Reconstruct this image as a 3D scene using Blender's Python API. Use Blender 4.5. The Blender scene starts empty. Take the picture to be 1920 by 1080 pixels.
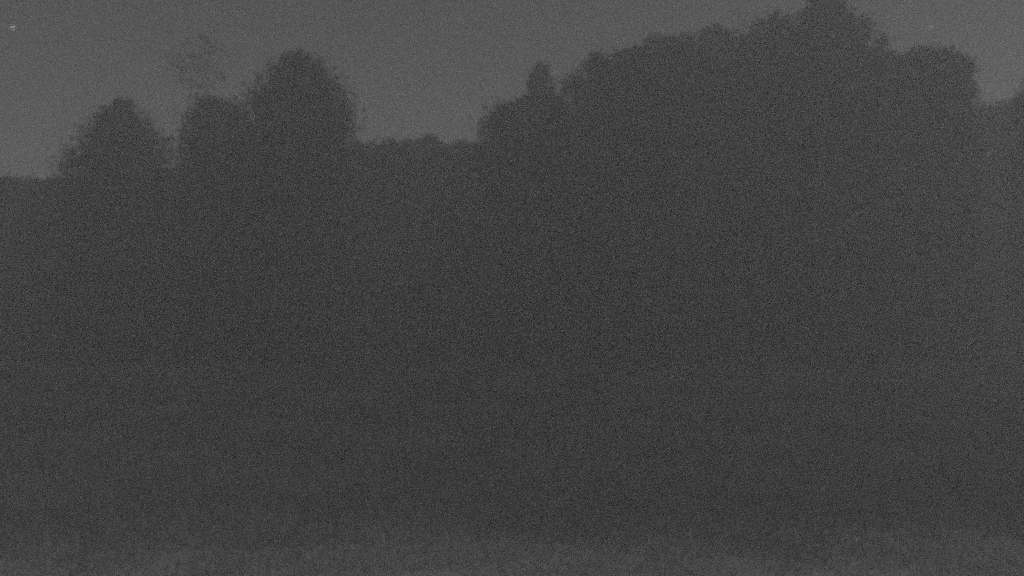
import bpy, math, random
import numpy as np

# ------------------------------------------------------------------ camera
sc = bpy.context.scene
F = 1663.0                      # focal length in photo pixels (1920 wide, 60 degrees)
CAM_H = 5.0
cam_d = bpy.data.cameras.new('camera')
cam = bpy.data.objects.new('camera', cam_d)
sc.collection.objects.link(cam)
cam.location = (0, 0, CAM_H)
cam.rotation_euler = (math.radians(90), 0, 0)
cam_d.angle = 2 * math.atan(960 / F)
cam_d.clip_end = 6000
cam_d.dof.use_dof = True        # fixed-focus night camera, focused a little short of the trees
cam_d.dof.focus_distance = 2.5
cam_d.dof.aperture_fstop = 2.4
sc.camera = cam

# ------------------------------------------------------------------ night sky, moon, exposure
MOON_EL, MOON_AZ = math.radians(52), math.radians(100)
SKY_STRENGTH = 0.0195
MOON_STRENGTH = 1.0
w = bpy.data.worlds.new('World')
sc.world = w
w.use_nodes = True
nt = w.node_tree
nt.nodes.clear()
sky = nt.nodes.new('ShaderNodeTexSky')
sky.sky_type = 'NISHITA'
sky.sun_disc = False
sky.sun_elevation = MOON_EL
sky.sun_rotation = MOON_AZ
bw = nt.nodes.new('ShaderNodeRGBToBW')
bg = nt.nodes.new('ShaderNodeBackground')
bg.inputs['Strength'].default_value = SKY_STRENGTH
wo = nt.nodes.new('ShaderNodeOutputWorld')
nt.links.new(sky.outputs[0], bw.inputs[0])
nt.links.new(bw.outputs[0], bg.inputs[0])
nt.links.new(bg.outputs[0], wo.inputs[0])

ld = bpy.data.lights.new('moon', 'SUN')
ld.energy = MOON_STRENGTH
ld.angle = math.radians(14)
ld.color = (1, 1, 1)
moon = bpy.data.objects.new('moon', ld)
sc.collection.objects.link(moon)
moon.rotation_euler = (-(math.pi / 2 - MOON_EL), 0, -MOON_AZ)   # the moon stands high off to the side

vs = sc.view_settings
vs.view_transform = 'Standard'
vs.look = 'None'
vs.exposure = 0.0
vs.gamma = 1.0
vs.use_curve_mapping = False
# a starved night exposure: the renderer's own grain is left in the picture
sc.cycles.use_denoising = False
sc.cycles.use_adaptive_sampling = True
sc.cycles.adaptive_threshold = 0.2
sc.cycles.adaptive_min_samples = 2
sc.cycles.sampling_pattern = 'TABULATED_SOBOL'
sc.cycles.volume_bounces = 2
sc.cycles.max_bounces = 6
sc.cycles.diffuse_bounces = 2
sc.cycles.sample_clamp_indirect = 1.0

HAZE_DENSITY = 0.0132

# ------------------------------------------------------------------ helpers
rng = np.random.default_rng(7)
C = sc.collection


def at(px, d):
    """x of photo column px at distance d"""
    return (px - 960) / F * d


def zat(py, d):
    return CAM_H + (540 - py) / F * d


def mat(name, base, var, scale, rough=0.9, detail=4.0, trans=0.0):
    m = bpy.data.materials.new(name)
    m.use_nodes = True
    n = m.node_tree.nodes
    l = m.node_tree.links
    b = n['Principled BSDF']
    b.inputs['Roughness'].default_value = rough
    b.inputs['Specular IOR Level'].default_value = 0.2
    tc = n.new('ShaderNodeTexCoord')
    no = n.new('ShaderNodeTexNoise')
    no.inputs['Scale'].default_value = scale
    no.inputs['Detail'].default_value = detail
    r = n.new('ShaderNodeValToRGB')
    lo, hi = base * (1 - var), base * (1 + var)
    r.color_ramp.elements[0].position = 0.3
    r.color_ramp.elements[1].position = 0.7
    r.color_ramp.elements[0].color = (lo, lo, lo, 1)
    r.color_ramp.elements[1].color = (hi, hi, hi, 1)
    l.new(tc.outputs['Object'], no.inputs['Vector'])
    l.new(no.outputs['Fac'], r.inputs['Fac'])
    l.new(r.outputs['Color'], b.inputs['Base Color'])
    if trans:                       # light passing through thin leaves and blades
        tr = n.new('ShaderNodeBsdfTranslucent')
        mx = n.new('ShaderNodeMixShader')
        mx.inputs['Fac'].default_value = trans
        l.new(r.outputs['Color'], tr.inputs['Color'])
        l.new(b.outputs[0], mx.inputs[1])
        l.new(tr.outputs[0], mx.inputs[2])
        l.new(mx.outputs[0], n['Material Output'].inputs['Surface'])
    return m


M_LEAF = mat('broad_leaf', 0.05, 0.45, 0.9, trans=0.3)
M_NEEDLE = mat('needle_leaf', 0.045, 0.4, 1.1)
M_BARK = mat('bark', 0.12, 0.5, 6.0)
M_GRASS = mat('dry_grass', 0.43, 0.15, 0.6, trans=0.3)
M_SOIL = mat('meadow_soil', 0.32, 0.15, 0.8)


M_UNDER = mat('leafy_undergrowth', 0.12, 0.2, 0.7, trans=0.3)
M_HERB = mat('tall_herbs', 0.28, 0.1, 0.7, trans=0.3)


def mesh_obj(name, v, f, m, parent=None):
    """v (n,3) and f (k,3 or 4) numpy arrays -> one mesh object"""
    v = np.asarray(v, dtype=np.float32)
    f = np.asarray(f, dtype=np.int32)
    k, s = f.shape
    me = bpy.data.meshes.new(name)
    me.vertices.add(len(v))
    me.vertices.foreach_set('co', v.ravel())
    me.loops.add(k * s)
    me.loops.foreach_set('vertex_index', f.ravel())
    me.polygons.add(k)
    me.polygons.foreach_set('loop_start', np.arange(0, k * s, s, dtype=np.int32))
    me.polygons.foreach_set('loop_total', np.full(k, s, dtype=np.int32))
    me.update(calc_edges=True)
    me.materials.append(m)
    o = bpy.data.objects.new(name, me)
    C.objects.link(o)
    if parent:
        o.parent = parent
    return o


def cards(p, size, flat=0.0):
    """diamond-shaped leaves at points p, random tilt"""
    n = len(p)
    a = rng.normal(size=(n, 3))
    a[:, 2] *= (1 - flat)
    a /= np.linalg.norm(a, axis=1, keepdims=True)
    b = np.cross(a, rng.normal(size=(n, 3)))
    b /= np.linalg.norm(b, axis=1, keepdims=True)
    s = (size * rng.uniform(0.6, 1.4, n))[:, None]
    v = np.empty((n, 4, 3))
    v[:, 0] = p - a * s
    v[:, 1] = p + b * s * 0.55
    v[:, 2] = p + a * s
    v[:, 3] = p - b * s * 0.55
    f = np.arange(n * 4).reshape(n, 4)
    return v.reshape(-1, 3), f


def tube(points, radii, seg=8):
    pts = np.array(points, float)
    vs_, fs = [], []
    for i, (p, r) in enumerate(zip(pts, radii)):
        d = pts[min(i + 1, len(pts) - 1)] - pts[max(i - 1, 0)]
        d /= np.linalg.norm(d)
        u = np.cross(d, (0.3, 1, 0.1))
        u /= np.linalg.norm(u)
        q = np.cross(d, u)
        for k in range(seg):
            t = 2 * math.pi * k / seg
            vs_.append(p + r * (math.cos(t) * u + math.sin(t) * q))
    for i in range(len(pts) - 1):
        for k in range(seg):
            k2 = (k + 1) % seg
            fs.append((i * seg + k, i * seg + k2, (i + 1) * seg + k2, (i + 1) * seg + k))
    return vs_, fs


def root(name, loc, label, cat, group=None):
    o = bpy.data.objects.new(name, None)
    C.objects.link(o)
    o.location = loc
    o['label'] = label
    o['category'] = cat
    if group:
        o['group'] = group
    return o


def tree(name, px, d, prof, label, group=None, leaf=0.10, clusters=420, per=55,
         fill=900, needle=False, squash=1.0, ground=0.6, cluster_r=0.62, girth=0.02, hollow=0.45):
    """prof: (photo row, half width in photo pixels) from the tip downwards.
    The crown is a body of revolution (squashed in depth) built of leaf clusters."""
    t = root(name, (at(px, d), d, 0), label, 'tree', group)
    zs = np.array([zat(y, d) - 0.18 for y, _ in prof][::-1])
    rs = np.array([max(w_ / F * d - 0.16, 0.12) for _, w_ in prof][::-1])
    if zs[0] > ground:
        zs = np.concatenate(([ground], zs))
        rs = np.concatenate(([rs[0] * 0.75], rs))
    top = zs[-1]
    lob = rng.uniform(0, 6.28, 6)

    def radius(z, th):
        r = np.interp(z, zs, rs)
        wob = (0.05 * np.sin(3 * th + lob[0] + 0.9 * z) + 0.04 * np.sin(5 * th + lob[1] - 1.3 * z)
               + 0.03 * np.sin(2.1 * z + lob[2] + 2 * th))
        return r * (1 + wob)

    # heights sampled in proportion to the crown's girth
    zz = np.linspace(zs[0], top, 200)
    wgt = np.interp(zz, zs, rs) + 0.12
    cdf = np.cumsum(wgt)
    cdf /= cdf[-1]

    def sample(n, lo, hi):
        z = np.interp(rng.uniform(0, 1, n), cdf, zz)
        th = rng.uniform(0, 2 * math.pi, n)
        r = radius(z, th) * rng.uniform(lo, hi, n) ** 0.5
        return np.stack([r * np.cos(th), squash * r * np.sin(th), z], 1), r

    # leaf clusters near the surface
    c, r_ = sample(clusters, hollow, 1.0)
    cr = np.minimum(cluster_r, 0.22 + 0.35 * r_)
    pts = np.repeat(c, per, axis=0) + rng.normal(size=(clusters * per, 3)) * \
        np.repeat(cr, per)[:, None] * np.array([0.5, 0.5, 0.42])
    v1, f1 = cards(pts, leaf)
    # twig-end foliage deeper inside, larger sprays
    c2, _ = sample(fill * 3, 0.0, 0.66)
    v2, f2 = cards(c2, leaf * 2.8)
    v = np.concatenate([v1, v2])
    f = np.concatenate([f1, f2 + len(v1)])
    v[:, 2] = np.maximum(v[:, 2], 0.05)
    mesh_obj('crown', v, f, M_NEEDLE if needle else M_LEAF, t)
    # trunk with limbs
    R = girth * top
    k = 7
    zt = np.linspace(-0.15, top * 0.93, k)
    bend = rng.normal(size=(k, 2)) * 0.1
    bend[0] = 0
    pts_ = [(bend[i, 0], bend[i, 1], zt[i]) for i in range(k)]
    rad = [R * (1.25 if i == 0 else 1.06 - i / k) for i in range(k)]
    tv, tf = tube(pts_, rad)
    for j in range(9):
        z0 = top * (0.18 + 0.075 * j)
        th = j * 2.4 + rng.uniform(0, 0.6)
        L = float(radius(np.array(z0 + 0.8), th)) * 0.8
        e = (L * math.cos(th), squash * L * math.sin(th), z0 + 0.35 * L)
        mid = (e[0] * 0.5, e[1] * 0.5, z0 + 0.1 * L)
        bv, bf = tube([(0, 0, z0 - 0.1), mid, e], [R * 0.38 * (1 - z0 / top / 1.2) + R * 0.08, R * 0.22, R * 0.05], 6)
        o_ = len(tv)
        tv += bv
        tf += [tuple(q + o_ for q in ff) for ff in bf]
    mesh_obj('trunk', np.array(tv), np.array(tf), M_BARK, t)
    return t


# ------------------------------------------------------------------ ground
gn = 60
gx = np.concatenate([np.linspace(-600, -60, 10, endpoint=False), np.linspace(-60, 60, gn), np.linspace(70, 600, 10)])
gy = np.concatenate([np.linspace(-600, -10, 8, endpoint=False), np.linspace(-10, 90, gn), np.linspace(100, 600, 10)])
X, Y = np.meshgrid(gx, gy)
Z = 0.10 * np.sin(X * 0.21 + 0.7) * np.sin(Y * 0.17) + 0.05 * np.sin(X * 0.6 + Y * 0.5) - 0.06
nx, ny = len(gx), len(gy)
ii, jj = np.meshgrid(np.arange(nx - 1), np.arange(ny - 1))
q0 = (jj * nx + ii).ravel()
g = mesh_obj('ground', np.stack([X.ravel(), Y.ravel(), Z.ravel()], 1),
             np.stack([q0, q0 + 1, q0 + 1 + nx, q0 + nx], 1), M_SOIL)
g['kind'] = 'structure'
for p in g.data.polygons:
    p.use_smooth = True

# meadow grass: tufts of bent blades
nb = 150000
dist = 10 + 6 * rng.uniform(0, 1, nb) + rng.exponential(2.5, nb)
sx = rng.uniform(-0.68, 0.68, nb) * (dist + 4)
px_, py_ = sx, dist
pz = 0.10 * np.sin(px_ * 0.21 + 0.7) * np.sin(py_ * 0.17) + 0.05 * np.sin(px_ * 0.6 + py_ * 0.5) - 0.08
th = rng.uniform(0, 6.283, nb)
hgt = rng.uniform(0.05, 0.13, nb) * (1 + 0.4 * np.sin(px_ * 0.8) * np.sin(py_ * 0.9 + 1))
wd = rng.uniform(0.008, 0.016, nb)
lean = rng.uniform(0.2, 1.0, nb) * hgt
base = np.stack([px_, py_, pz], 1)
u = np.stack([np.cos(th), np.sin(th), np.zeros(nb)], 1)
q = np.stack([-np.sin(th), np.cos(th), np.zeros(nb)], 1)
tip = base + q * lean[:, None] + np.array([0, 0, 1]) * hgt[:, None]
v = np.stack([base - u * wd[:, None], base + u * wd[:, None], tip], 1).reshape(-1, 3)
gr = mesh_obj('meadow_grass', v, np.arange(nb * 3).reshape(nb, 3), M_GRASS)
gr['kind'] = 'stuff'
gr['label'] = 'pale dry grass in front of the dark undergrowth'
gr['category'] = 'grass'

# ------------------------------------------------------------------ trees
CL = 'trees of the tall merged clump'
LO = 'three trees standing beside the low treeline'
BK = 'even trees of the low treeline'

# the tall clump
tree('tall_tree', 1548, 44, [(-30, 12), (0, 42), (40, 70), (95, 108), (200, 150), (400, 175), (640, 150)],
     'tallest tree of the clump, a steep pointed dark crown above its neighbours', CL, clusters=1400, fill=1500, cluster_r=0.45)
tree('broad_tree', 1452, 45, [(16, 14), (36, 48), (62, 72), (140, 110), (300, 140), (640, 125)],
     'broad dark tree leaning against the left shoulder of the tallest pointed tree', CL, clusters=560, fill=1200)
tree('broad_tree', 1340, 46, [(44, 16), (62, 40), (90, 85), (180, 130), (400, 140), (640, 120)],
     'rounded dark tree with a small knob on top, on the long slope of crowns', CL, clusters=560, fill=1200)
tree('broad_tree', 1255, 44, [(62, 14), (80, 55), (150, 105), (320, 130), (640, 115)],
     'rounded dark tree midway down the long slope of crowns', CL, clusters=560, fill=1200)
tree('broad_tree', 1180, 45, [(84, 12), (100, 45), (160, 90), (340, 120), (640, 110)],
     'rounded dark tree just uphill of the stubby knobbed crown', CL, clusters=500, fill=1100)
tree('broad_tree', 1116, 44, [(96, 12), (108, 20), (125, 36), (150, 66), (230, 100), (640, 105)],
     'dark tree with a stubby round knob rising from its crown', CL, clusters=460, fill=1000, cluster_r=0.4)
tree('narrow_spire', 1015, 50, [(112, 11), (122, 19), (145, 25), (165, 29), (185, 34), (230, 38), (300, 42), (640, 52)],
     'slim narrow dark spire standing apart with sky on both sides of its tip', CL, needle=True,
     clusters=380, fill=500, cluster_r=0.35, leaf=0.085)
tree('broad_tree', 961, 45, [(188, 20), (199, 38), (211, 52), (225, 61), (275, 62), (400, 64), (640, 80)],
     'low blunt dark tree at the end of the clump, with a steep outer side', CL, clusters=520, fill=1000)
tree('broad_tree', 1012, 46, [(180, 26), (194, 50), (225, 66), (400, 82), (640, 90)],
     'low dark tree around the foot of the slim spire', CL, clusters=520, fill=1000)
tree('rounded_tree', 1738, 44, [(92, 26), (99, 52), (110, 68), (126, 82), (145, 88), (200, 89), (400, 92), (640, 100)],
     'wide flat-topped dark tree with a blunt rounded shoulder beside a gap of sky', CL, clusters=1200, fill=1200, cluster_r=0.4)
tree('rounded_tree', 1664, 46, [(95, 20), (108, 50), (180, 80), (400, 110), (640, 110)],
     'dark tree filling the notch between the tallest tree and the flat-topped one', CL, clusters=460, fill=1000)
tree('edge_tree', 1983, 43, [(115, 22), (135, 54), (152, 70), (195, 76), (240, 74), (420, 78), (640, 80)],
     'dark tree across the gap of sky from the blunt-shouldered tree', CL, clusters=900, fill=900, cluster_r=0.4)

# three separate trees
tree('domed_tree', 226, 46, [(184, 12), (202, 36), (220, 50), (262, 76), (300, 92), (340, 108), (480, 130), (640, 110)],
     'domed dark tree standing next to the lowest stretch of treeline', LO, clusters=620, fill=1300, cluster_r=0.85)
tree('domed_tree', 406, 47, [(180, 16), (188, 38), (215, 57), (262, 72), (310, 80), (480, 110), (640, 105)],
     'small-topped dark tree between the domed tree and the tall peaked one', LO, clusters=600, fill=1200, cluster_r=0.85)
tree('peaked_tree', 562, 45, [(96, 14), (106, 38), (150, 66), (170, 84), (210, 98), (260, 98), (420, 125), (640, 115)],
     'tall peaked dark tree with ragged shoulders beside the long flat treeline', LO, clusters=800, fill=1500, cluster_r=0.85)
tree('airy_sapling', 372, 55, [(66, 20), (85, 60), (120, 72), (150, 55), (160, 34)],
     'very faint airy treetop with sparse leaves above the small-topped tree', None, clusters=62, per=11, fill=1,
     leaf=0.10, squash=0.8, cluster_r=0.5, girth=0.0022, hollow=0.02, ground=99)

# the low, even treeline behind
for px, top, wd_, lab in [(20, 330, 75, 'low dark tree at the lowest stretch of treeline'),
                          (112, 334, 70, 'low dark tree tucked against the domed tree'),
                          (318, 318, 45, 'low dark tree seen in the notch between two domed crowns'),
                          (690, 268, 70, 'even dark tree of the flat treeline beside the tall peaked tree'),
                          (752, 264, 60, 'even dark tree in the flat treeline, next to the one with a tuft'),
                          (806, 252, 48, 'dark tree of the flat treeline with a small tuft on top'),
                          (868, 268, 62, 'even dark tree of the flat treeline beside the low flat-topped tree'),
                          (1870, 192, 76, 'level dark tree filling the foot of the narrow gap of sky')]:
    if top == 252:
        pr = [(top, 10), (top + 8, 18), (top + 16, 40), (top + 45, wd_), (640, wd_)]
    else:
        pr = [(top, wd_ * 0.45), (top + 6, wd_ * 0.85), (top + 30, wd_), (640, wd_)]
    tree('treeline_tree', px, 52, pr, lab, BK, clusters=420, fill=900, cluster_r=0.45)

# rank tall grass and herbs between the mown grass and the trees, taller towards the trees
nu = 640000
ud = 14 + 30 * rng.uniform(0, 1, nu) ** 0.9
ux = rng.uniform(-0.66, 0.66, nu) * (ud + 4)
edge = 15.0 + 0.15 * np.sin(ux * 0.7) + 0.15 * np.sin(ux * 1.9 + 1) + rng.exponential(4.2, nu)
keep = ud > edge
ud, ux = ud[keep], ux[keep]
nu = len(ud)
uh = 0.10 + 1.2 * np.clip((ud - 15) / 24, 0, 1) * (1 + 0.3 * np.sin(ux * 0.9 + ud * 0.4) * np.sin(ud * 0.8 - ux * 0.3))
uh *= rng.uniform(0.5, 1.2, nu)
ut = rng.uniform(0, 6.283, nu)
uw = rng.uniform(0.007, 0.014, nu) * (0.6 + uh)
ub = np.stack([ux, ud, np.full(nu, -0.08)], 1)
e1 = np.stack([np.cos(ut), np.sin(ut), np.zeros(nu)], 1) * uw[:, None]
e2 = np.stack([-np.sin(ut), np.cos(ut), np.zeros(nu)], 1) * (uh * rng.uniform(0.1, 0.7, nu))[:, None]
up_ = np.array([0, 0, 1.0]) * (uh + 0.08)[:, None]
v = np.stack([ub - e1, ub + e1, ub + e2 + up_], 1)
dark = rng.uniform(0, 1, nu) < np.clip((ud - 22) / 15, 0, 1)       # leafy undergrowth takes over towards the trees
for nm, lab, cat_, sel, m_ in (('tall_grass', 'rank tall grass between the pale grass and the trees', 'grass', ~dark, M_HERB),
                               ('undergrowth', 'dark leafy undergrowth along the foot of the trees', 'undergrowth', dark, M_UNDER)):
    vv_ = v[sel].reshape(-1, 3)
    ug = mesh_obj(nm, vv_, np.arange(len(vv_)).reshape(-1, 3), m_)
    ug['kind'] = 'stuff'
    ug['label'] = lab
    ug['category'] = cat_

# the wood beyond, one dark mass
nw = 90000
wx = rng.uniform(-62, 62, nw)
wy = rng.uniform(58, 74, nw)
toph = 10.2 + 0.9 * np.sin(wx * 0.35) + 0.6 * np.sin(wx * 0.83 + 1) + 0.5 * np.sin(wx * 1.7 + wy)
wz = rng.uniform(0.0, 1, nw) ** 0.8 * toph
v, f = cards(np.stack([wx, wy, wz + 0.1], 1), 0.24)
wood = mesh_obj('distant_wood', v, f, M_LEAF)
wood['kind'] = 'stuff'
wood['label'] = 'dark wood closing the view behind the trees'
wood['category'] = 'wood'

# ------------------------------------------------------------------ stars
def star(px, py, size_px, strength, label, stretch=1.0):
    D = 3000.0
    m = bpy.data.materials.new('starlight')
    m.use_nodes = True
    n = m.node_tree.nodes
    n.clear()
    e = n.new('ShaderNodeEmission')
    e.inputs['Strength'].default_value = strength
    o_ = n.new('ShaderNodeOutputMaterial')
    m.node_tree.links.new(e.outputs[0], o_.inputs[0])
    r = size_px / 2 / F * D
    vv, ff = [], []
    for i in range(7):
        for k in range(12):
            la = math.pi * (i + 0.5) / 7 - math.pi / 2
            lo = 2 * math.pi * k / 12
            vv.append((r * stretch * math.cos(la) * math.cos(lo), r * math.cos(la) * math.sin(lo), r * math.sin(la)))
    for i in range(6):
        for k in range(12):
            ff.append((i * 12 + k, i * 12 + (k + 1) % 12, (i + 1) * 12 + (k + 1) % 12, (i + 1) * 12 + k))
    s = mesh_obj('star', np.array(vv), np.array(ff), m)
    s.location = (at(px, D), D, zat(py, D))
    s.rotation_euler = (0, math.radians(30), 0)
    s['label'] = label
    s['category'] = 'star'
    s['group'] = 'stars in the night sky'


star(24, 52, 5, 0.75, 'brightest star, a clear white point in the open night sky', 1.5)
star(1746, 50, 3.5, 0.6, 'faint star above the blunt-shouldered flat-topped tree', 1.2)

# ------------------------------------------------------------------ haze
x0, x1, y0, y1, z0, z1 = -620, 620, -620, 620, -1.5, 24.0
hv = [(x, y, z) for z in (z0, z1) for y in (y0, y1) for x in (x0, x1)]
hf = [(0, 2, 3, 1), (4, 5, 7, 6), (0, 1, 5, 4), (2, 6, 7, 3), (0, 4, 6, 2), (1, 3, 7, 5)]
hm = bpy.data.materials.new('night_haze')
hm.use_nodes = True
hn = hm.node_tree.nodes
hn.clear()
pv = hn.new('ShaderNodeVolumePrincipled')
pv.inputs['Color'].default_value = (0.95, 0.95, 0.95, 1)
pv.inputs['Density'].default_value = HAZE_DENSITY
pv.inputs['Anisotropy'].default_value = 0.2
ho = hn.new('ShaderNodeOutputMaterial')
hm.node_tree.links.new(pv.outputs[0], ho.inputs['Volume'])
hz = mesh_obj('haze', np.array(hv), np.array(hf), hm)
hz['kind'] = 'stuff'
hz['label'] = 'thin night mist filling the whole view'
hz['category'] = 'haze'
